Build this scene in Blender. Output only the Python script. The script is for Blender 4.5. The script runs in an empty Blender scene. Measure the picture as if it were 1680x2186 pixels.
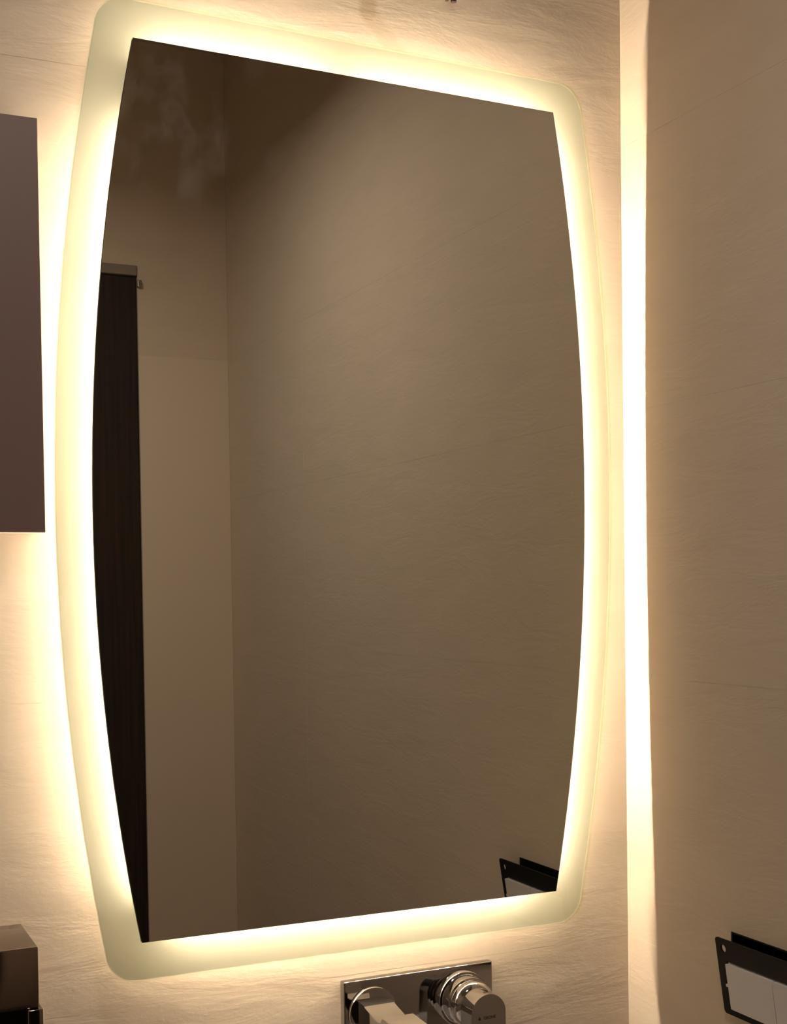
import bpy, bmesh, math, random
from mathutils import Vector, Matrix

random.seed(7)
S = bpy.context.scene
C = S.collection
Z0 = 1.42                       # height of the lens above the floor; every z below is relative to it

# ---------------------------------------------------------------- camera
cam_d = bpy.data.cameras.new('camera')
cam = bpy.data.objects.new('camera', cam_d)
C.objects.link(cam)
S.camera = cam
F, PX, PY, YAW, PITCH, ROLL = 2822.86, 846.07, 1337.32, 0.4319, -0.0268, -0.0137
cy_, sy_, cp_, sp_ = math.cos(YAW), math.sin(YAW), math.cos(PITCH), math.sin(PITCH)
fwd = Vector((sy_ * cp_, cy_ * cp_, sp_))
rgt = Vector((cy_, -sy_, 0.0))
up = rgt.cross(fwd)
cr_, sr_ = math.cos(ROLL), math.sin(ROLL)
rgt, up = cr_ * rgt + sr_ * up, -sr_ * rgt + cr_ * up
cam.matrix_world = Matrix(((rgt.x, up.x, -fwd.x, 0.0),
                           (rgt.y, up.y, -fwd.y, -1.38),
                           (rgt.z, up.z, -fwd.z, Z0),
                           (0, 0, 0, 1)))
cam_d.sensor_fit = 'VERTICAL'
cam_d.sensor_height = 36.0
cam_d.lens = F / 2186.0 * 36.0
cam_d.shift_x = (840.0 - PX) / 2186.0
cam_d.shift_y = (PY - 1093.0) / 2186.0
cam_d.clip_start = 0.02

# ---------------------------------------------------------------- world and exposure
w = bpy.data.worlds.new('world')
S.world = w
w.use_nodes = True
w.node_tree.nodes['Background'].inputs[0].default_value = (1.0, 0.8, 0.6, 1)
w.node_tree.nodes['Background'].inputs[1].default_value = 0.02
S.view_settings.view_transform = 'Standard'
S.view_settings.look = 'None'
S.view_settings.gamma = 1
S.view_settings.use_curve_mapping = False
S.view_settings.exposure = 0.0
S.cycles.max_bounces = 12
S.cycles.diffuse_bounces = 5
S.cycles.glossy_bounces = 6
S.cycles.transmission_bounces = 8
S.cycles.transparent_max_bounces = 12
S.cycles.blur_glossy = 0.6
S.cycles.sample_clamp_indirect = 4.0
LED_POWER = 920.0               # radiance of the beads behind the mirror
LED_COL = (1.0, 0.815, 0.585)
LAMP_POWER = 6.0                # watts of the pendant
LAMP_COL = (1.0, 0.88, 0.76)

# ---------------------------------------------------------------- helpers
def mat(name, base=(0.5, 0.5, 0.5), rough=0.5, metal=0.0, spec=0.5):
    m = bpy.data.materials.new(name)
    m.use_nodes = True
    b = m.node_tree.nodes['Principled BSDF']
    b.inputs['Base Color'].default_value = (*base, 1)
    b.inputs['Roughness'].default_value = rough
    b.inputs['Metallic'].default_value = metal
    b.inputs['Specular IOR Level'].default_value = spec
    return m

def obj(name, bm, mats, parent=None, smooth=False, angle=35, kind=None):
    me = bpy.data.meshes.new(name)
    bmesh.ops.recalc_face_normals(bm, faces=bm.faces)
    bm.to_mesh(me)
    bm.free()
    for m in (mats if isinstance(mats, (list, tuple)) else [mats]):
        me.materials.append(m)
    if smooth:
        me.polygons.foreach_set('use_smooth', [True] * len(me.polygons))
        me.set_sharp_from_angle(angle=math.radians(angle))
    o = bpy.data.objects.new(name, me)
    C.objects.link(o)
    if parent is not None:
        o.parent = parent
        o.matrix_parent_inverse = Matrix.Translation(-Vector(parent.location))
    if kind:
        o['kind'] = kind
    return o

def thing(name, label, cat, loc):
    o = bpy.data.objects.new(name, None)
    o.empty_display_size = 0.05
    C.objects.link(o)
    o.location = loc
    o['label'] = label
    o['category'] = cat
    return o

def box(bm, x0, x1, y0, y1, z0, z1, bevel=0.0, seg=2, mi=0):
    vs = [bm.verts.new(p) for p in ((x0, y0, z0), (x1, y0, z0), (x1, y1, z0), (x0, y1, z0),
                                    (x0, y0, z1), (x1, y0, z1), (x1, y1, z1), (x0, y1, z1))]
    fs = []
    for q in ((0, 3, 2, 1), (4, 5, 6, 7), (0, 1, 5, 4), (1, 2, 6, 5), (2, 3, 7, 6), (3, 0, 4, 7)):
        f = bm.faces.new([vs[i] for i in q])
        f.material_index = mi
        fs.append(f)
    if bevel:
        es = list({e for f in fs for e in f.edges})
        bmesh.ops.bevel(bm, geom=es, offset=bevel, segments=seg, profile=0.5, affect='EDGES', clamp_overlap=True)
    return vs

def slab(bm, loops, a, b, place, mi=(0, 0, 0)):
    """flat plate with holes: loops of (u, v), from depth a to depth b; place maps (u, v, depth) to xyz.
    mi: material of face a, of face b, of the rims"""
    layers = []
    for d, m_ in ((a, mi[0]), (b, mi[1])):
        tmp, edges = [], []
        for lp in loops:
            vs = [bm.verts.new(place(u, v, d)) for u, v in lp]
            tmp.append(vs)
            for i in range(len(vs)):
                edges.append(bm.edges.new((vs[i], vs[(i + 1) % len(vs)])))
        r = bmesh.ops.triangle_fill(bm, edges=edges, use_beauty=True, use_dissolve=False)
        for g in r['geom']:
            if isinstance(g, bmesh.types.BMFace):
                g.material_index = m_
        layers.append(tmp)
    for la, lb in zip(*layers):
        n = len(la)
        for i in range(n):
            f = bm.faces.new((la[i], la[(i + 1) % n], lb[(i + 1) % n], lb[i]))
            f.material_index = mi[2]

def rect(u0, u1, v0, v1):
    return [(u0, v0), (u1, v0), (u1, v1), (u0, v1)]

def lathe(bm, cx, cz, prof, n=64, mi=0):
    """profile of (y, radius) turned about the axis parallel to y through (cx, cz)"""
    rings = []
    for y, r in prof:
        if r <= 1e-6:
            rings.append([bm.verts.new((cx, y, cz))])
        else:
            rings.append([bm.verts.new((cx + r * math.cos(2 * math.pi * i / n), y, cz + r * math.sin(2 * math.pi * i / n))) for i in range(n)])
    for A, B in zip(rings, rings[1:]):
        for i in range(n):
            j = (i + 1) % n
            if len(A) == 1 and len(B) == 1:
                continue
            if len(A) == 1:
                f = bm.faces.new((A[0], B[j], B[i]))
            elif len(B) == 1:
                f = bm.faces.new((A[i], A[j], B[0]))
            else:
                f = bm.faces.new((A[i], A[j], B[j], B[i]))
            f.material_index = mi

# ---------------------------------------------------------------- materials
def tile_mat():
    m = mat('beige_slate_tile', (0.6, 0.5, 0.38), 0.55, 0, 0.25)
    nt = m.node_tree
    N, L = nt.nodes, nt.links
    b = N['Principled BSDF']
    geo = N.new('ShaderNodeNewGeometry')
    sep = N.new('ShaderNodeSeparateXYZ')
    L.new(geo.outputs['Position'], sep.inputs[0])
    add = N.new('ShaderNodeMath'); add.operation = 'ADD'
    L.new(sep.outputs['X'], add.inputs[0]); L.new(sep.outputs['Y'], add.inputs[1])
    com = N.new('ShaderNodeCombineXYZ')
    L.new(add.outputs[0], com.inputs['X']); L.new(sep.outputs['Z'], com.inputs['Y'])
    def noise(rot, sc, scale, det, rough=0.6, dist=0.0):
        mp = N.new('ShaderNodeMapping')
        mp.inputs['Rotation'].default_value = (0, 0, rot)
        mp.inputs['Scale'].default_value = sc
        L.new(com.outputs[0], mp.inputs[0])
        n = N.new('ShaderNodeTexNoise')
        n.inputs['Scale'].default_value = scale
        n.inputs['Detail'].default_value = det
        n.inputs['Roughness'].default_value = rough
        n.inputs['Distortion'].default_value = dist
        L.new(mp.outputs[0], n.inputs['Vector'])
        return n
    n1 = noise(0.22, (0.28, 1.0, 1.0), 26.0, 6, 0.62, 0.5)     # cleft relief, drawn out sideways
    n2 = noise(0.1, (0.5, 1.0, 1.0), 120.0, 4, 0.6, 0.2)       # fine pitting
    n3 = noise(0.0, (1, 1, 1), 3.2, 3, 0.5)                    # broad colour drift
    ramp = N.new('ShaderNodeValToRGB')
    ramp.color_ramp.elements[0].position = 0.3
    ramp.color_ramp.elements[0].color = (0.66, 0.565, 0.455, 1)
    ramp.color_ramp.elements[1].position = 0.7
    ramp.color_ramp.elements[1].color = (0.69, 0.585, 0.48, 1)
    L.new(n3.outputs[0], ramp.inputs[0])
    mx = N.new('ShaderNodeMix'); mx.data_type = 'RGBA'; mx.blend_type = 'MULTIPLY'
    mx.inputs[0].default_value = 0.2
    L.new(ramp.outputs[0], mx.inputs[6])
    r2 = N.new('ShaderNodeValToRGB')
    r2.color_ramp.elements[0].position = 0.25
    r2.color_ramp.elements[0].color = (0.78, 0.76, 0.73, 1)
    r2.color_ramp.elements[1].position = 0.6
    L.new(n1.outputs[0], r2.inputs[0])
    L.new(r2.outputs[0], mx.inputs[7])
    # smear of old grout running down above the mirror (a stain on the tile itself)
    com2 = N.new('ShaderNodeCombineXYZ')
    L.new(sep.outputs['X'], com2.inputs['X']); L.new(sep.outputs['Z'], com2.inputs['Y']); L.new(sep.outputs['Y'], com2.inputs['Z'])
    def segdist(ax, az, bx, bz):
        va = N.new('ShaderNodeVectorMath'); va.operation = 'SUBTRACT'
        L.new(com2.outputs[0], va.inputs[0]); va.inputs[1].default_value = (ax, az, 0)
        d = Vector((bx - ax, bz - az, 0)); l2 = d.length_squared
        dt = N.new('ShaderNodeVectorMath'); dt.operation = 'DOT_PRODUCT'
        L.new(va.outputs[0], dt.inputs[0]); dt.inputs[1].default_value = (d.x / l2, d.y / l2, 0)
        cl = N.new('ShaderNodeClamp'); L.new(dt.outputs['Value'], cl.inputs[0])
        sc = N.new('ShaderNodeVectorMath'); sc.operation = 'SCALE'
        sc.inputs[0].default_value = d; L.new(cl.outputs[0], sc.inputs['Scale'])
        df = N.new('ShaderNodeVectorMath'); df.operation = 'SUBTRACT'
        L.new(va.outputs[0], df.inputs[0]); L.new(sc.outputs[0], df.inputs[1])
        ln = N.new('ShaderNodeVectorMath'); ln.operation = 'LENGTH'
        L.new(df.outputs[0], ln.inputs[0])
        mr = N.new('ShaderNodeMapRange'); mr.clamp = True
        L.new(ln.outputs['Value'], mr.inputs[0])
        mr.inputs[1].default_value = 0.007; mr.inputs[2].default_value = 0.013
        mr.inputs[3].default_value = 1.0; mr.inputs[4].default_value = 0.0
        return mr
    s1 = segdist(0.614, Z0 + 0.75, 0.6115, Z0 + 0.652)
    s2 = segdist(0.6115, Z0 + 0.652, 0.655, Z0 + 0.605)
    s2.inputs[3].default_value = 0.45
    mxm = N.new('ShaderNodeMath'); mxm.operation = 'MAXIMUM'
    L.new(s1.outputs[0], mxm.inputs[0]); L.new(s2.outputs[0], mxm.inputs[1])
    ms = N.new('ShaderNodeMath'); ms.operation = 'MULTIPLY'; ms.inputs[1].default_value = 0.45
    L.new(mxm.outputs[0], ms.inputs[0])
    m2 = N.new('ShaderNodeMix'); m2.data_type = 'RGBA'
    L.new(ms.outputs[0], m2.inputs[0])
    L.new(mx.outputs[2], m2.inputs[6]); m2.inputs[7].default_value = (0.36, 0.25, 0.12, 1)
    L.new(m2.outputs[2], b.inputs['Base Color'])
    bu1 = N.new('ShaderNodeBump'); bu1.inputs['Strength'].default_value = 0.4; bu1.inputs['Distance'].default_value = 0.0035
    bu2 = N.new('ShaderNodeBump'); bu2.inputs['Strength'].default_value = 0.25; bu2.inputs['Distance'].default_value = 0.0008
    L.new(n1.outputs[0], bu1.inputs['Height'])
    L.new(n2.outputs[0], bu2.inputs['Height'])
    L.new(bu1.outputs[0], bu2.inputs['Normal'])
    L.new(bu2.outputs[0], b.inputs['Normal'])
    return m

M_tile = tile_mat()
M_grout = mat('beige_grout', (0.72, 0.62, 0.51), 0.9, 0, 0.1)
M_plaster = mat('off_white_plaster', (0.6, 0.54, 0.46), 0.9, 0, 0.1)
M_floor = mat('brown_floor_tile', (0.10, 0.075, 0.055), 0.35)
M_chrome = mat('chrome', (0.56, 0.55, 0.56), 0.06, 1.0)
M_chrome_dark = mat('dark_polished_metal', (0.30, 0.245, 0.215), 0.08, 1.0)
M_slot = mat('black_slot', (0.01, 0.009, 0.008), 0.4)
M_mark = mat('engraved_mark', (0.04, 0.032, 0.03), 0.4)
M_black = mat('black_plastic', (0.005, 0.004, 0.0035), 0.6, 0, 0.2)
M_white = mat('white_plastic', (0.80, 0.77, 0.79), 0.4)
M_hole = mat('dark_cavity', (0.006, 0.004, 0.003), 0.8, 0, 0.1)
M_panel = mat('satin_brown_panel', (0.215, 0.145, 0.132), 0.45, 0, 0.4)
M_house = mat('white_housing', (0.8, 0.78, 0.74), 0.6)
M_backpaint = mat('grey_backing_paint', (0.3, 0.3, 0.3), 0.7)
M_lintel = mat('grey_brown_lintel', (0.26, 0.22, 0.185), 0.55)
M_steel = mat('dull_steel', (0.35, 0.31, 0.27), 0.35, 1.0)
M_cable = mat('dark_cable_sheath', (0.02, 0.008, 0.006), 0.6)

def wood_mat():
    m = mat('dark_wenge_wood', (0.02, 0.01, 0.005), 0.5, 0, 0.3)
    nt = m.node_tree; N, L = nt.nodes, nt.links
    tc = N.new('ShaderNodeTexCoord')
    mp = N.new('ShaderNodeMapping'); mp.inputs['Scale'].default_value = (60, 60, 1.6)
    L.new(tc.outputs['Object'], mp.inputs[0])
    n = N.new('ShaderNodeTexNoise'); n.inputs['Scale'].default_value = 2.5; n.inputs['Detail'].default_value = 5
    L.new(mp.outputs[0], n.inputs['Vector'])
    r = N.new('ShaderNodeValToRGB')
    r.color_ramp.elements[0].position = 0.35; r.color_ramp.elements[0].color = (0.009, 0.005, 0.003, 1)
    r.color_ramp.elements[1].position = 0.7; r.color_ramp.elements[1].color = (0.030, 0.014, 0.007, 1)
    L.new(n.outputs[0], r.inputs[0]); L.new(r.outputs[0], N['Principled BSDF'].inputs['Base Color'])
    return m
M_wood = wood_mat()

def emit_mat(name, col, power):
    m = bpy.data.materials.new(name); m.use_nodes = True
    N, L = m.node_tree.nodes, m.node_tree.links
    N.clear()
    o = N.new('ShaderNodeOutputMaterial'); e = N.new('ShaderNodeEmission')
    e.inputs[0].default_value = (*col, 1); e.inputs[1].default_value = power
    L.new(e.outputs[0], o.inputs[0])
    return m
M_led = emit_mat('warm_led', LED_COL, LED_POWER)

def frost_mat(name, tint, trans):
    m = bpy.data.materials.new(name); m.use_nodes = True
    N, L = m.node_tree.nodes, m.node_tree.links
    N.clear()
    o = N.new('ShaderNodeOutputMaterial')
    t = N.new('ShaderNodeBsdfTranslucent'); t.inputs[0].default_value = (*tint, 1)
    d = N.new('ShaderNodeBsdfDiffuse'); d.inputs[0].default_value = (*tint, 1)
    mx = N.new('ShaderNodeMixShader'); mx.inputs[0].default_value = 1 - trans
    L.new(t.outputs[0], mx.inputs[1]); L.new(d.outputs[0], mx.inputs[2])
    L.new(mx.outputs[0], o.inputs[0])
    return m
M_frost = frost_mat('sandblasted_glass', (0.93, 0.935, 0.80), 0.28)
M_edge = frost_mat('ground_glass_edge', (0.97, 0.97, 0.89), 0.55)

def clear_mat():
    m = bpy.data.materials.new('clear_glass_face'); m.use_nodes = True
    N, L = m.node_tree.nodes, m.node_tree.links
    N.clear()
    o = N.new('ShaderNodeOutputMaterial')
    t = N.new('ShaderNodeBsdfTransparent'); t.inputs[0].default_value = (0.96, 0.975, 0.94, 1)
    g = N.new('ShaderNodeBsdfGlossy'); g.inputs['Roughness'].default_value = 0.02
    fr = N.new('ShaderNodeFresnel'); fr.inputs[0].default_value = 1.45
    mx = N.new('ShaderNodeMixShader')
    L.new(fr.outputs[0], mx.inputs[0]); L.new(t.outputs[0], mx.inputs[1]); L.new(g.outputs[0], mx.inputs[2])
    L.new(mx.outputs[0], o.inputs[0])
    return m
M_clear = clear_mat()
M_rim = bpy.data.materials.new('clear_glass_rim'); M_rim.use_nodes = True
M_rim.node_tree.nodes.clear()
_t = M_rim.node_tree.nodes.new('ShaderNodeBsdfTransparent'); _t.inputs[0].default_value = (0.97, 0.98, 0.93, 1)
_o = M_rim.node_tree.nodes.new('ShaderNodeOutputMaterial'); M_rim.node_tree.links.new(_t.outputs[0], _o.inputs[0])

def mirror_mat():
    m = bpy.data.materials.new('silvered_mirror'); m.use_nodes = True
    N, L = m.node_tree.nodes, m.node_tree.links
    N.clear()
    o = N.new('ShaderNodeOutputMaterial')
    g = N.new('ShaderNodeBsdfGlossy'); g.inputs['Color'].default_value = (0.80, 0.79, 0.72, 1); g.inputs['Roughness'].default_value = 0.0
    d = N.new('ShaderNodeBsdfDiffuse'); d.inputs['Color'].default_value = (0.75, 0.72, 0.7, 1)
    # wiped smears of dust, thickest near the upper left corner
    geo = N.new('ShaderNodeNewGeometry')
    mp = N.new('ShaderNodeMapping'); mp.inputs['Rotation'].default_value = (0, 0.5, 0); mp.inputs['Scale'].default_value = (1.0, 1, 0.6)
    L.new(geo.outputs['Position'], mp.inputs[0])
    n = N.new('ShaderNodeTexNoise'); n.inputs['Scale'].default_value = 30; n.inputs['Detail'].default_value = 7
    L.new(mp.outputs[0], n.inputs['Vector'])
    mr = N.new('ShaderNodeMapRange'); L.new(n.outputs[0], mr.inputs[0])
    mr.inputs[1].default_value = 0.52; mr.inputs[2].default_value = 0.75; mr.inputs[3].default_value = 0; mr.inputs[4].default_value = 0.14
    vs = N.new('ShaderNodeVectorMath'); vs.operation = 'DISTANCE'
    L.new(geo.outputs['Position'], vs.inputs[0]); vs.inputs[1].default_value = (0.38, -0.041, Z0 + 0.50)
    m2 = N.new('ShaderNodeMapRange'); L.new(vs.outputs['Value'], m2.inputs[0])
    m2.inputs[1].default_value = 0.03; m2.inputs[2].default_value = 0.16; m2.inputs[3].default_value = 1; m2.inputs[4].default_value = 0
    mu = N.new('ShaderNodeMath'); mu.operation = 'MULTIPLY'
    L.new(mr.outputs[0], mu.inputs[0]); L.new(m2.outputs[0], mu.inputs[1])
    ad = N.new('ShaderNodeMath'); ad.operation = 'ADD'; ad.inputs[1].default_value = 0.006
    L.new(mu.outputs[0], ad.inputs[0])
    mx = N.new('ShaderNodeMixShader')
    L.new(ad.outputs[0], mx.inputs[0]); L.new(g.outputs[0], mx.inputs[1]); L.new(d.outputs[0], mx.inputs[2])
    L.new(mx.outputs[0], o.inputs[0])
    return m
M_mirror = mirror_mat()

# ---------------------------------------------------------------- the room
XR, XL, YB, ZC, ZF = 0.9506, -0.75, -1.6834, 1.25, -Z0      # right, left, back wall; ceiling; floor
ROWS = [0.2170 + 0.3265 * k for k in range(-6, 5)]          # heights of the horizontal joints
GAP = 0.0002
P_back = lambda u, v, d: (u, d, v + Z0)                     # walls facing along y: u = x
P_side = lambda u, v, d: (d, u, v + Z0)                     # walls facing along x: u = y

def cut(u0, u1, v0, v1, hole):
    """a tile rectangle less a rectangular opening -> loops (None when nothing is left)"""
    if not hole:
        return [rect(u0, u1, v0, v1)]
    a, b, c, d = hole
    if a >= u1 or b <= u0 or c >= v1 or d <= v0:
        return [rect(u0, u1, v0, v1)]
    A, B, Cc, D = max(a, u0), min(b, u1), max(c, v0), min(d, v1)
    if (A, B, Cc, D) == (u0, u1, v0, v1):
        return None
    if A > u0 and B < u1 and Cc > v0 and D < v1:
        return [rect(u0, u1, v0, v1), rect(A, B, Cc, D)]
    if A == u0 and B == u1:
        return [rect(u0, u1, D, v1)] if Cc == v0 else [rect(u0, u1, v0, Cc)]
    if Cc == v0 and D == v1:
        return [rect(B, u1, v0, v1)] if A == u0 else [rect(u0, A, v0, v1)]
    if Cc == v0 and A == u0:
        return [[(B, v0), (u1, v0), (u1, v1), (u0, v1), (u0, D), (B, D)]]
    if Cc == v0 and B == u1:
        return [[(u0, v0), (A, v0), (A, D), (u1, D), (u1, v1), (u0, v1)]]
    if D == v1 and A == u0:
        return [[(u0, v0), (u1, v0), (u1, v1), (B, v1), (B, Cc), (u0, Cc)]]
    if D == v1 and B == u1:
        return [[(u0, v0), (u1, v0), (u1, Cc), (A, Cc), (A, v1), (u0, v1)]]
    if Cc == v0:
        return [[(u0, v0), (A, v0), (A, D), (B, D), (B, v0), (u1, v0), (u1, v1), (u0, v1)]]
    return [[(u0, v0), (u1, v0), (u1, v1), (B, v1), (B, Cc), (A, Cc), (A, v1), (u0, v1)]]

def wall(name, place, u0, u1, cols, front, out, hole=None, GAP=0.0002):
    """front: coordinate of the tile faces; out: +1/-1, the way the masonry lies behind them"""
    bm = bmesh.new()
    big = [rect(u0, u1, ZF, ZC)]
    if hole:
        if hole[2] <= ZF + 1e-6:
            big = [[(u0, ZF), (hole[0], ZF), (hole[0], hole[3]), (hole[1], hole[3]), (hole[1], ZF), (u1, ZF), (u1, ZC), (u0, ZC)]]
        else:
            big.append(rect(*hole))
    slab(bm, big, front + out * 0.00045, front + out * 0.10, place)
    o = obj(name, bm, M_grout, kind='structure')
    zs = [ZF] + [z for z in ROWS if ZF < z < ZC] + [ZC]
    us = [u0] + cols + [u1]
    for va, vb in zip(zs, zs[1:]):
        for ua, ub in zip(us, us[1:]):
            lp = cut(ua + GAP, ub - GAP, va + GAP, vb - GAP, hole)
            if lp:
                bm = bmesh.new()
                slab(bm, lp, front, front + out * 0.0004, place)
                obj('tile', bm, M_tile, o)
    return o

wall('wall_front', P_back, XL, XR, [-0.03], 0.0, 1)
BOXH = (-0.352, -0.2, -0.475, -0.3855)                      # opening for the switch box: y, y, z, z
wall('wall_right', P_side, YB, 0.0, [-1.2], XR, 1, BOXH, 0.00009)
wall('wall_left', P_side, YB, 0.0, [-1.2], XL, -1)
DOOR = (-0.12, 0.7395, ZF, 0.744)
wall('wall_back', P_back, XL, XR, [-0.4], YB, -1, DOOR, 0.00014)

bm = bmesh.new(); slab(bm, [rect(XL, XR, YB, 0)], 0, -0.1, lambda u, v, d: (u, v, d))
obj('floor', bm, M_floor, kind='structure')
bm = bmesh.new(); slab(bm, [rect(XL, XR, YB, 0)], ZC + Z0, ZC + Z0 + 0.1, lambda u, v, d: (u, v, d))
obj('ceiling', bm, M_plaster, kind='structure')

# door in the back wall, seen only in the mirror
bm = bmesh.new(); box(bm, -0.118, 0.7375, YB - 0.045, YB - 0.004, 0.006, 0.7205 + Z0, 0.002)
door = obj('door_1', bm, M_wood, kind='structure')
bm = bmesh.new()
box(bm, 0.738, 0.7475, YB + 0.0005, YB + 0.010, 0.695 + Z0, 0.711 + Z0, 0.001)
lathe(bm, 0.7425, 0.703 + Z0, [(YB + 0.010, 0.0), (YB + 0.010, 0.003), (YB + 0.013, 0.003), (YB + 0.013, 0)], 12)
obj('hinge', bm, M_steel, door)
bm = bmesh.new(); box(bm, -0.118, 0.7375, YB - 0.05, YB + 0.006, 0.7215 + Z0, 0.7435 + Z0, 0.001)
obj('trim_1', bm, M_lintel, kind='structure')

# ---------------------------------------------------------------- backlit mirror
def poly(c, z):
    return (c[0] * z + c[1]) * z + c[2]
IN_L, IN_R = (0.21194, -0.03491, 0.28443), (-0.19824, 0.04704, 0.86361)
OU_L, OU_R = (0.20399, -0.03488, 0.24668), (-0.19099, 0.04833, 0.90256)

def inner_loop(inset=0.0, n=40):
    zt_l, zt_r, zb = 0.5642 - inset, 0.5572 - inset, -0.3585 + inset
    pts = []
    for i in range(n + 1):
        z = zb + (zt_r - zb) * i / n
        pts.append((poly(IN_R, z) - inset, z))
    for i in range(n + 1):
        z = zt_l + (zb - zt_l) * i / n
        pts.append((poly(IN_L, z) + inset, z))
    return pts

def outer_loop(n=48, r=0.034):
    zt_l, zt_r, zb = 0.6046, 0.5945, -0.3985
    pts = []
    xr_t, xr_b, xl_t, xl_b = poly(OU_R, zt_r - r), poly(OU_R, zb + r), poly(OU_L, zt_l - r), poly(OU_L, zb + r)
    def corner(cx, cz, rx, rz, a0, a1, m=10):
        for k in range(1, m):
            a = a0 + (a1 - a0) * k / m
            pts.append((cx + rx * math.cos(a), cz + rz * math.sin(a)))
    for i in range(n + 1):
        z = zb + r + (zt_r - r - zb - r) * i / n
        pts.append((poly(OU_R, z), z))
    corner(xr_t - r, zt_r - r, r, r, 0, math.pi / 2)
    pts.append((xr_t - r, zt_r))
    pts.append((xl_t + r, zt_l))
    corner(xl_t + r, zt_l - r, r, r, math.pi / 2, math.pi)
    for i in range(n + 1):
        z = zt_l - r + (zb + r - zt_l + r) * i / n
        pts.append((poly(OU_L, z), z))
    corner(xl_b + r, zb + r, r, r, math.pi, 1.5 * math.pi)
    pts.append((xl_b + r, zb)); pts.append((xr_b - r, zb))
    corner(xr_b - r, zb + r, r, r, 1.5 * math.pi, 2 * math.pi)
    return pts

GF, GB = -0.041, -0.036                                     # front and back of the glass sheet
mir = thing('illuminated_mirror', 'large barrel-shaped mirror with wide glowing frosted border, lit from behind', 'mirror', (0.575, 0, Z0 - 0.3985))
def shrink(lp, d):
    out, n = [], len(lp)
    for i in range(n):
        a, b = Vector(lp[i - 1]), Vector(lp[(i + 1) % n])
        t = (b - a).normalized()
        out.append((lp[i][0] - t.y * d, lp[i][1] + t.x * d))
    return out
ou = outer_loop()
bm = bmesh.new(); slab(bm, [shrink(ou, 0.0011), inner_loop(0.0)], GF, GB, P_back, (0, 1, 2))
bo = obj('frosted_border', bm, [M_clear, M_frost, M_rim], mir)
bm = bmesh.new(); slab(bm, [ou, shrink(ou, 0.0012)], GF, GB, P_back, (0, 1, 2))
obj('ground_edge', bm, [M_clear, M_edge, M_rim], bo)
bm = bmesh.new(); slab(bm, [inner_loop()], GF, GB, P_back, (0, 1, 1))
obj('mirror_pane', bm, [M_mirror, M_backpaint], mir)
hs = inner_loop(0.022)
bm = bmesh.new(); slab(bm, [hs], GB + 0.0002, -0.0002, P_back)
obj('housing', bm, M_house, mir)

def led_strip(pts):
    """pts: points (x, z) along the housing's side with the outward direction; tape plus a bead every 1/60 m"""
    bm = bmesh.new()
    acc, step, nxt = 0.0, 1 / 60.0, 0.004
    for (p, q) in zip(pts, pts[1:]):
        a, b = Vector((p[0], 0, p[1] + Z0)), Vector((q[0], 0, q[1] + Z0))
        t = (b - a); ln = t.length; t.normalize()
        nrm = Vector((t.z, 0, -t.x))
        if nrm.dot(a - Vector((0.575, 0, Z0 + 0.1))) < 0:
            nrm = -nrm
        def bar(c, half, y0, y1, h0, h1, mi):
            vs = []
            for s in (-half, half):
                for y in (y0, y1):
                    for h in (h0, h1):
                        vs.append(bm.verts.new(c + t * s + nrm * h + Vector((0, y, 0))))
            for f in ((0, 1, 3, 2), (4, 6, 7, 5), (0, 4, 5, 1), (2, 3, 7, 6), (0, 2, 6, 4), (1, 5, 7, 3)):
                fc = bm.faces.new([vs[i] for i in f]); fc.material_index = mi
        bar((a + b) / 2, ln / 2, -0.026, -0.018, 0.0002, 0.0008, 0)
        while nxt < acc + ln:
            bar(a + t * (nxt - acc), 0.0025, -0.0235, -0.0205, 0.0008, 0.0022, 1)
            nxt += step
        acc += ln
    return obj('led_strip', bm, [M_house, M_led], mir)
def side(c, inset, z0, z1, n=24):
    return [(poly(c, z0 + (z1 - z0) * i / n) + inset, z0 + (z1 - z0) * i / n) for i in range(n + 1)]
led_strip(side(IN_R, -0.022, -0.328, 0.522))
led_strip(side(IN_L, 0.022, -0.300, 0.475))
ztop = lambda x: 0.5642 + (x - 0.3329) * (0.5572 - 0.5642) / 0.4954 - 0.022
for a, b in ((0.350, 0.553), (0.580, 0.806)):
    led_strip([(a, ztop(a)), (b, ztop(b))])
led_strip([(0.362, -0.3365), (0.797, -0.3365)])

# ---------------------------------------------------------------- brown panel at the left
pan = thing('wall_panel', 'flat dark brown panel on the wall left of the glowing mirror', 'panel', (0.05, 0, Z0 + 0.063))
bm = bmesh.new(); box(bm, -0.12, 0.2365, -0.035, -0.0312, Z0 + 0.0630, Z0 + 0.4722, 0.0006)
obj('front_board', bm, M_panel, pan)
bm = bmesh.new(); box(bm, -0.118, 0.2350, -0.0310, -0.0002, Z0 + 0.0638, Z0 + 0.4700, 0.001)
obj('carcass', bm, mat('pale_carcass', (0.72, 0.64, 0.55), 0.6), pan)

# ---------------------------------------------------------------- towel dispenser at the lower left
tw = thing('towel_dispenser', 'dark polished metal dispenser at the lower left, under the brown panel', 'dispenser', (0.08, 0, Z0 - 0.52))
bm = bmesh.new(); box(bm, -0.05, 0.2100, -0.100, -0.0002, Z0 - 0.3925, Z0 - 0.3338, 0.0015, 3)
obj('top_cover', bm, M_chrome_dark, tw, True)
bm = bmesh.new()
box(bm, 0.1985, 0.2130, -0.103, -0.0002, Z0 - 0.52, Z0 - 0.3930, 0.0012, 3)
obj('side_post', bm, M_chrome_dark, tw, True)
bm = bmesh.new()
box(bm, -0.053, -0.0300, -0.103, -0.0002, Z0 - 0.52, Z0 - 0.3930, 0.0012, 3)
obj('side_post', bm, M_chrome_dark, tw, True)
bm = bmesh.new(); box(bm, -0.0298, 0.1983, -0.075, -0.0002, Z0 - 0.52, Z0 - 0.3930)
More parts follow.
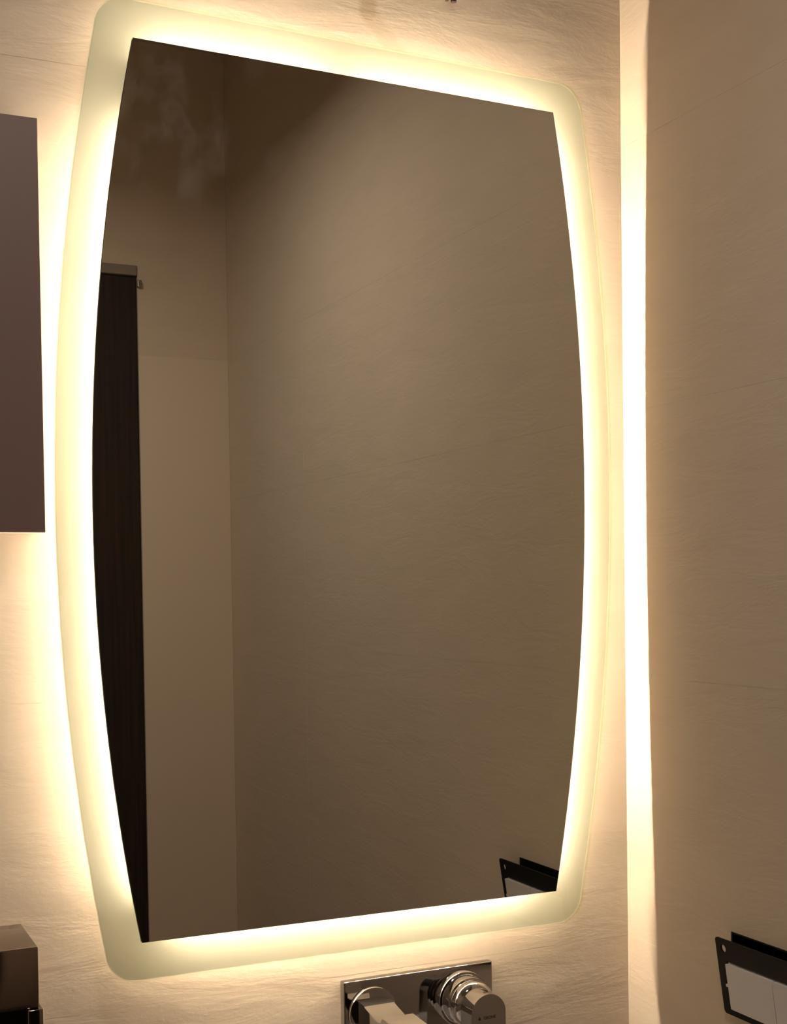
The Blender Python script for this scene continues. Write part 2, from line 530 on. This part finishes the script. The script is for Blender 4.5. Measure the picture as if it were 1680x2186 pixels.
obj('paper_slot', bm, M_slot, tw)
bm = bmesh.new()
for k in range(4):
    x = 0.128 + 0.014 * k
    lathe(bm, x, Z0 - 0.3995, [(-0.0752, 0), (-0.0790, 0.0018), (-0.0800, 0.0010), (-0.0802, 0)], 12)
obj('roller_teeth', bm, M_chrome, tw, True)

# ---------------------------------------------------------------- wall mounted basin mixer
mx_ = thing('basin_mixer', 'chrome wall-mounted basin mixer under the mirror, spout left and lever right', 'tap', (0.655, 0, Z0 - 0.478))
bm = bmesh.new(); box(bm, 0.5595, 0.7500, -0.0115, -0.0002, Z0 - 0.5155, Z0 - 0.4400, 0.0016, 4)
obj('back_plate', bm, M_chrome, mx_, True, 50)
SX, SZ = 0.594, Z0 - 0.478
bm = bmesh.new()
lathe(bm, SX, SZ, [(-0.0116, 0.0295), (-0.0135, 0.0295), (-0.0150, 0.0285), (-0.0152, 0.0275), (-0.0152, 0.0)], 72)
obj('spout_rosette', bm, M_chrome, mx_, True)
# spout: its top dips behind a raised flat end
bm = bmesh.new()
hw = 0.0185
prof = [(-0.0153, -0.4630), (-0.030, -0.4632), (-0.034, -0.4650), (-0.060, -0.4700), (-0.0765, -0.4705), (-0.0790, -0.4640), (-0.0805, -0.4627), (-0.170, -0.4660),
        (-0.1715, -0.4680), (-0.1715, -0.4790), (-0.1690, -0.4810), (-0.090, -0.4900), (-0.0153, -0.4950)]
slab(bm, [[(y, z) for y, z in prof]], SX - hw, SX + hw, P_side)
bmesh.ops.bevel(bm, geom=[e for e in bm.edges if len(e.link_faces) == 2 and e.calc_face_angle(0) > 1.2 and abs(e.verts[0].co.x - e.verts[1].co.x) < 1e-6],
                offset=0.0010, segments=2, affect='EDGES', clamp_overlap=True)
obj('spout', bm, M_chrome, mx_, True, 25)
KX, KZ = 0.7072, Z0 - 0.4770
bm = bmesh.new()
lathe(bm, KX, KZ, [(-0.0116, 0.0325), (-0.0190, 0.0325), (-0.0205, 0.0315), (-0.0207, 0.0290), (-0.0215, 0.0282)], 96)
obj('lever_rosette', bm, M_chrome, mx_, True)
bm = bmesh.new()
lathe(bm, KX, KZ, [(-0.0212, 0.0285), (-0.0330, 0.0290), (-0.0350, 0.0283), (-0.0358, 0.0268), (-0.0364, 0.0262)], 96)
obj('collar', bm, M_chrome, mx_, True)
bm = bmesh.new()
lathe(bm, KX, KZ, [(-0.0362, 0.0262), (-0.0450, 0.0264), (-0.0458, 0.0261), (-0.0495, 0.0240), (-0.0532, 0.0208), (-0.0535, 0.0)], 96)
obj('cartridge_cap', bm, M_chrome, mx_, True, 50)
def stadium(cx, cz, r, drop, n=32):
    pts = [(cx + r * math.cos(math.pi * i / n), cz + r * math.sin(math.pi * i / n)) for i in range(n + 1)]
    pts += [(cx - r, cz - drop), (cx + r, cz - drop)]
    return pts
bm = bmesh.new()
slab(bm, [stadium(KX, KZ - Z0, 0.0218, 0.095)], -0.0536, -0.0800, P_back)
bmesh.ops.bevel(bm, geom=[e for e in bm.edges if len(e.link_faces) == 2 and e.calc_face_angle(0) > 1.0 and abs(e.verts[0].co.y - e.verts[1].co.y) < 1e-6 and e.verts[0].co.y < -0.079],
                offset=0.0006, segments=2, affect='EDGES', clamp_overlap=True)
lev = obj('lever', bm, M_chrome, mx_, True, 40)
bm = bmesh.new()
n = 20
for d, r in ((0.0, 0.0024),):
    top = [bm.verts.new((KX + r * math.cos(2 * math.pi * i / n), -0.0722 + r * math.sin(2 * math.pi * i / n), KZ + 0.02195 - 0.00005)) for i in range(n)]
    bot = [bm.verts.new((v.co.x, v.co.y, v.co.z - 0.004)) for v in top]
    bm.faces.new(top); bm.faces.new(bot[::-1])
    for i in range(n):
        bm.faces.new((top[i], bot[i], bot[(i + 1) % n], top[(i + 1) % n]))
sc = obj('set_screw', bm, M_slot, lev)
sc.matrix_parent_inverse = Matrix.Identity(4)
cu = bpy.data.curves.new('marking', 'FONT')
cu.body = 'GROHE'; cu.size = 0.0046; cu.align_x = 'CENTER'; cu.align_y = 'CENTER'; cu.extrude = 0.00008; cu.offset = 0.00012
tmp = bpy.data.objects.new('marking', cu)
C.objects.link(tmp)
dg = bpy.context.evaluated_depsgraph_get()
me = bpy.data.meshes.new_from_object(tmp.evaluated_get(dg))
bpy.data.objects.remove(tmp)
bm = bmesh.new(); bm.from_mesh(me)
bm.transform(Matrix.Translation((KX + 0.0012, -0.0801, KZ - 0.0045)) @ Matrix.Rotation(math.pi / 2, 4, 'X'))
# the drop in front of the word
pts = []
for i in range(20):
    a = 2 * math.pi * i / 20
    pts.append((KX - 0.0118 + 0.0016 * math.cos(a) * (1 if math.sin(a) < 0 else (1 - math.sin(a)) ** 0.8), KZ - Z0 - 0.0049 + (0.0016 * math.sin(a) if math.sin(a) < 0 else 0.0028 * math.sin(a))))
slab(bm, [pts], -0.0800, -0.0802, P_back)
obj('marking', bm, M_mark, lev).matrix_parent_inverse = Matrix.Identity(4)

# ---------------------------------------------------------------- unseen washbasin below the mixer, added to bounce light onto the lower walls
bs = thing('washbasin', 'white wall-hung washbasin, unseen, added under the mixer to bounce light', 'washbasin', (0.62, 0, Z0 - 0.75))
def sup(a, b, y0, z, n=56, e=3.2):
    r = []
    for i in range(n):
        t = 2 * math.pi * i / n
        c, s_ = math.cos(t), math.sin(t)
        r.append((0.62 + a * math.copysign(abs(c) ** (2 / e), c), y0 + b * math.copysign(abs(s_) ** (2 / e), s_), Z0 + z))
    return r
bm = bmesh.new()
rings = [sup(0.20, 0.14, -0.19, -0.77), sup(0.25, 0.19, -0.205, -0.74), sup(0.265, 0.205, -0.2055, -0.655), sup(0.262, 0.202, -0.2055, -0.650),
         sup(0.235, 0.165, -0.215, -0.650), sup(0.225, 0.155, -0.215, -0.660), sup(0.17, 0.115, -0.215, -0.735), sup(0.02, 0.02, -0.215, -0.745)]
vr = [[bm.verts.new(p) for p in r] for r in rings]
for A, B in zip(vr, vr[1:]):
    for i in range(len(A)):
        bm.faces.new((A[i], A[(i + 1) % len(A)], B[(i + 1) % len(A)], B[i]))
bm.faces.new(vr[0]); bm.faces.new(vr[-1])
obj('bowl', bm, mat('white_ceramic', (0.8, 0.79, 0.76), 0.12), bs, True, 50)
bm = bmesh.new()
lathe(bm, 0, 0, [(0, 0.0), (0, 0.018), (0.003, 0.021), (0.0045, 0.021)], 32)
bm.transform(Matrix.Translation((0.62, -0.215, Z0 - 0.7403)) @ Matrix.Rotation(-math.pi / 2, 4, 'X'))
obj('drain', bm, M_chrome, bs, True)

# ---------------------------------------------------------------- uncovered switch on the right wall
sw = thing('wall_switch', 'uncovered wall switch, black frame hanging askew with white modules, on right wall', 'switch', (XR, -0.285, Z0 - 0.477))
ya, yb, zt, zb = -0.377, -0.1965, -0.3895, -0.4770
# the frame leans out of the wall: 17 mm off it at the top, 3 mm at the bottom
def P_lean(u, v, d):
    k = (v - zb) / (zt - zb)
    return (XR - 0.004 - 0.0135 * k - d, u, v + Z0)
def rr(u0, u1, v0, v1, r, n=5):
    pts = []
    for cx, cz, a0 in ((u1 - r, v0 + r, -90), (u1 - r, v1 - r, 0), (u0 + r, v1 - r, 90), (u0 + r, v0 + r, 180)):
        for k in range(n + 1):
            a = math.radians(a0 + 90 * k / n)
            pts.append((cx + r * math.cos(a), cz + r * math.sin(a)))
    return pts
def circ(u, v, ru, rv, n=16):
    return [(u + ru * math.cos(2 * math.pi * i / n), v + rv * math.sin(2 * math.pi * i / n)) for i in range(n)]
win = (-0.3625, -0.2125, -0.4690, -0.4145)
bm = bmesh.new()
slab(bm, [rr(ya, yb, zb, zt, 0.004), rect(*win), circ(-0.2090, -0.4005, 0.0044, 0.0044), circ(-0.3645, -0.4005, 0.0044, 0.0044)], 0.0, 0.0022, P_lean)
fr = obj('mounting_frame', bm, M_black, sw)
edges = [-0.3615, -0.2900, -0.2135]
for a, b in zip(edges, edges[1:]):
    bm = bmesh.new()
    slab(bm, [rr(a + 0.0006, b - 0.0006, -0.4680, -0.4160, 0.0016)], -0.009, 0.0062, P_lean)
    bmesh.ops.bevel(bm, geom=[e for e in bm.edges if len(e.link_faces) == 2 and e.calc_face_angle(0) > 1.2], offset=0.0007, segments=2, affect='EDGES', clamp_overlap=True)
    obj('rocker', bm, M_white, sw, True, 30)
for u in (-0.2115, -0.3635):
    bm = bmesh.new(); slab(bm, [rect(u - 0.0025, u + 0.0025, -0.4435, -0.4405)], 0.0023, 0.0050, P_lean)
    obj('clip', bm, M_white, sw)
# recessed box behind: five sides, open to the room
bm = bmesh.new()
a, b, c, d = BOXH
x0, x1 = XR + 0.0005, XR + 0.055
slab(bm, [rect(a + .0005, b - .0005, c + .0005, d - .0005), rect(a + 0.002, b - 0.002, c + 0.002, d - 0.002)], x0, x1, P_side)
slab(bm, [rect(a + .0005, b - .0005, c + .0005, d - .0005)], x1, x1 + 0.002, P_side)
box(bm, x0 + 0.004, x1, -0.266, -0.264, Z0 + c + 0.002, Z0 + d - 0.002)
obj('back_box', bm, M_black, sw)

# ---------------------------------------------------------------- cable stub at the top edge
bm = bmesh.new()
for (dx, ln, dz) in ((-0.0035, 0.010, 0.0), (0.0005, 0.014, -0.0025), (0.0040, 0.011, -0.0005)):
    x = 0.7105 + dx
    path = [Vector((x, -0.0001, Z0 + 0.6865)), Vector((x, -ln * 0.6, Z0 + 0.6855)), Vector((x + dx * 0.2, -ln, Z0 + 0.6820)), Vector((x + dx * 0.3, -ln - 0.001, Z0 + 0.6778 + dz))]
    prev = None
    for i, p in enumerate(path):
        t = (path[min(i + 1, 3)] - path[max(i - 1, 0)]).normalized()
        s = Vector((1, 0, 0)); u_ = t.cross(s).normalized()
        ring = [bm.verts.new(p + (s * math.cos(k * math.pi / 5) + u_ * math.sin(k * math.pi / 5)) * 0.0021) for k in range(10)]
        if prev:
            for k in range(10):
                bm.faces.new((prev[k], prev[(k + 1) % 10], ring[(k + 1) % 10], ring[k]))
        prev = ring
    bm.faces.new(prev)
o = obj('cable_stub', bm, M_cable, None, True, 60)
o['label'] = 'tiny dark cable stub on the wall above the mirror, at top edge'
o['category'] = 'cable'

# ---------------------------------------------------------------- pendant lamp over the room, above the frame
LX, LY, LZ = 0.28, -0.88, 0.955
lp = thing('pendant_lamp', 'round pendant lamp hanging from the ceiling, outside the picture', 'lamp', (LX, LY, Z0 + ZC))
bm = bmesh.new()
def ring_z(prof, n=48):
    rs = []
    for z, r in prof:
        rs.append([bm.verts.new((LX + r * math.cos(2 * math.pi * i / n), LY + r * math.sin(2 * math.pi * i / n), Z0 + z)) for i in range(n)])
    for A, B in zip(rs, rs[1:]):
        for i in range(n):
            bm.faces.new((A[i], A[(i + 1) % n], B[(i + 1) % n], B[i]))
    return rs
r_ = ring_z([(LZ + 0.001, 0.118), (LZ - 0.004, 0.118), (LZ - 0.004, 0.121), (LZ + 0.05, 0.121), (LZ + 0.052, 0.119), (LZ + 0.052, 0.004)])
obj('shade', bm, M_steel, lp, True)
bm = bmesh.new()
ring_z([(LZ + 0.0525, 0.003), (ZC - 0.0005, 0.003)], 12)
obj('rod', bm, M_steel, lp, True)
ld = bpy.data.lights.new('bulb', 'AREA')
ld.shape = 'DISK'; ld.size = 0.225; ld.energy = LAMP_POWER; ld.color = LAMP_COL
lo = bpy.data.objects.new('bulb', ld)
C.objects.link(lo); lo.parent = lp; lo.location = (0, 0, LZ - ZC)
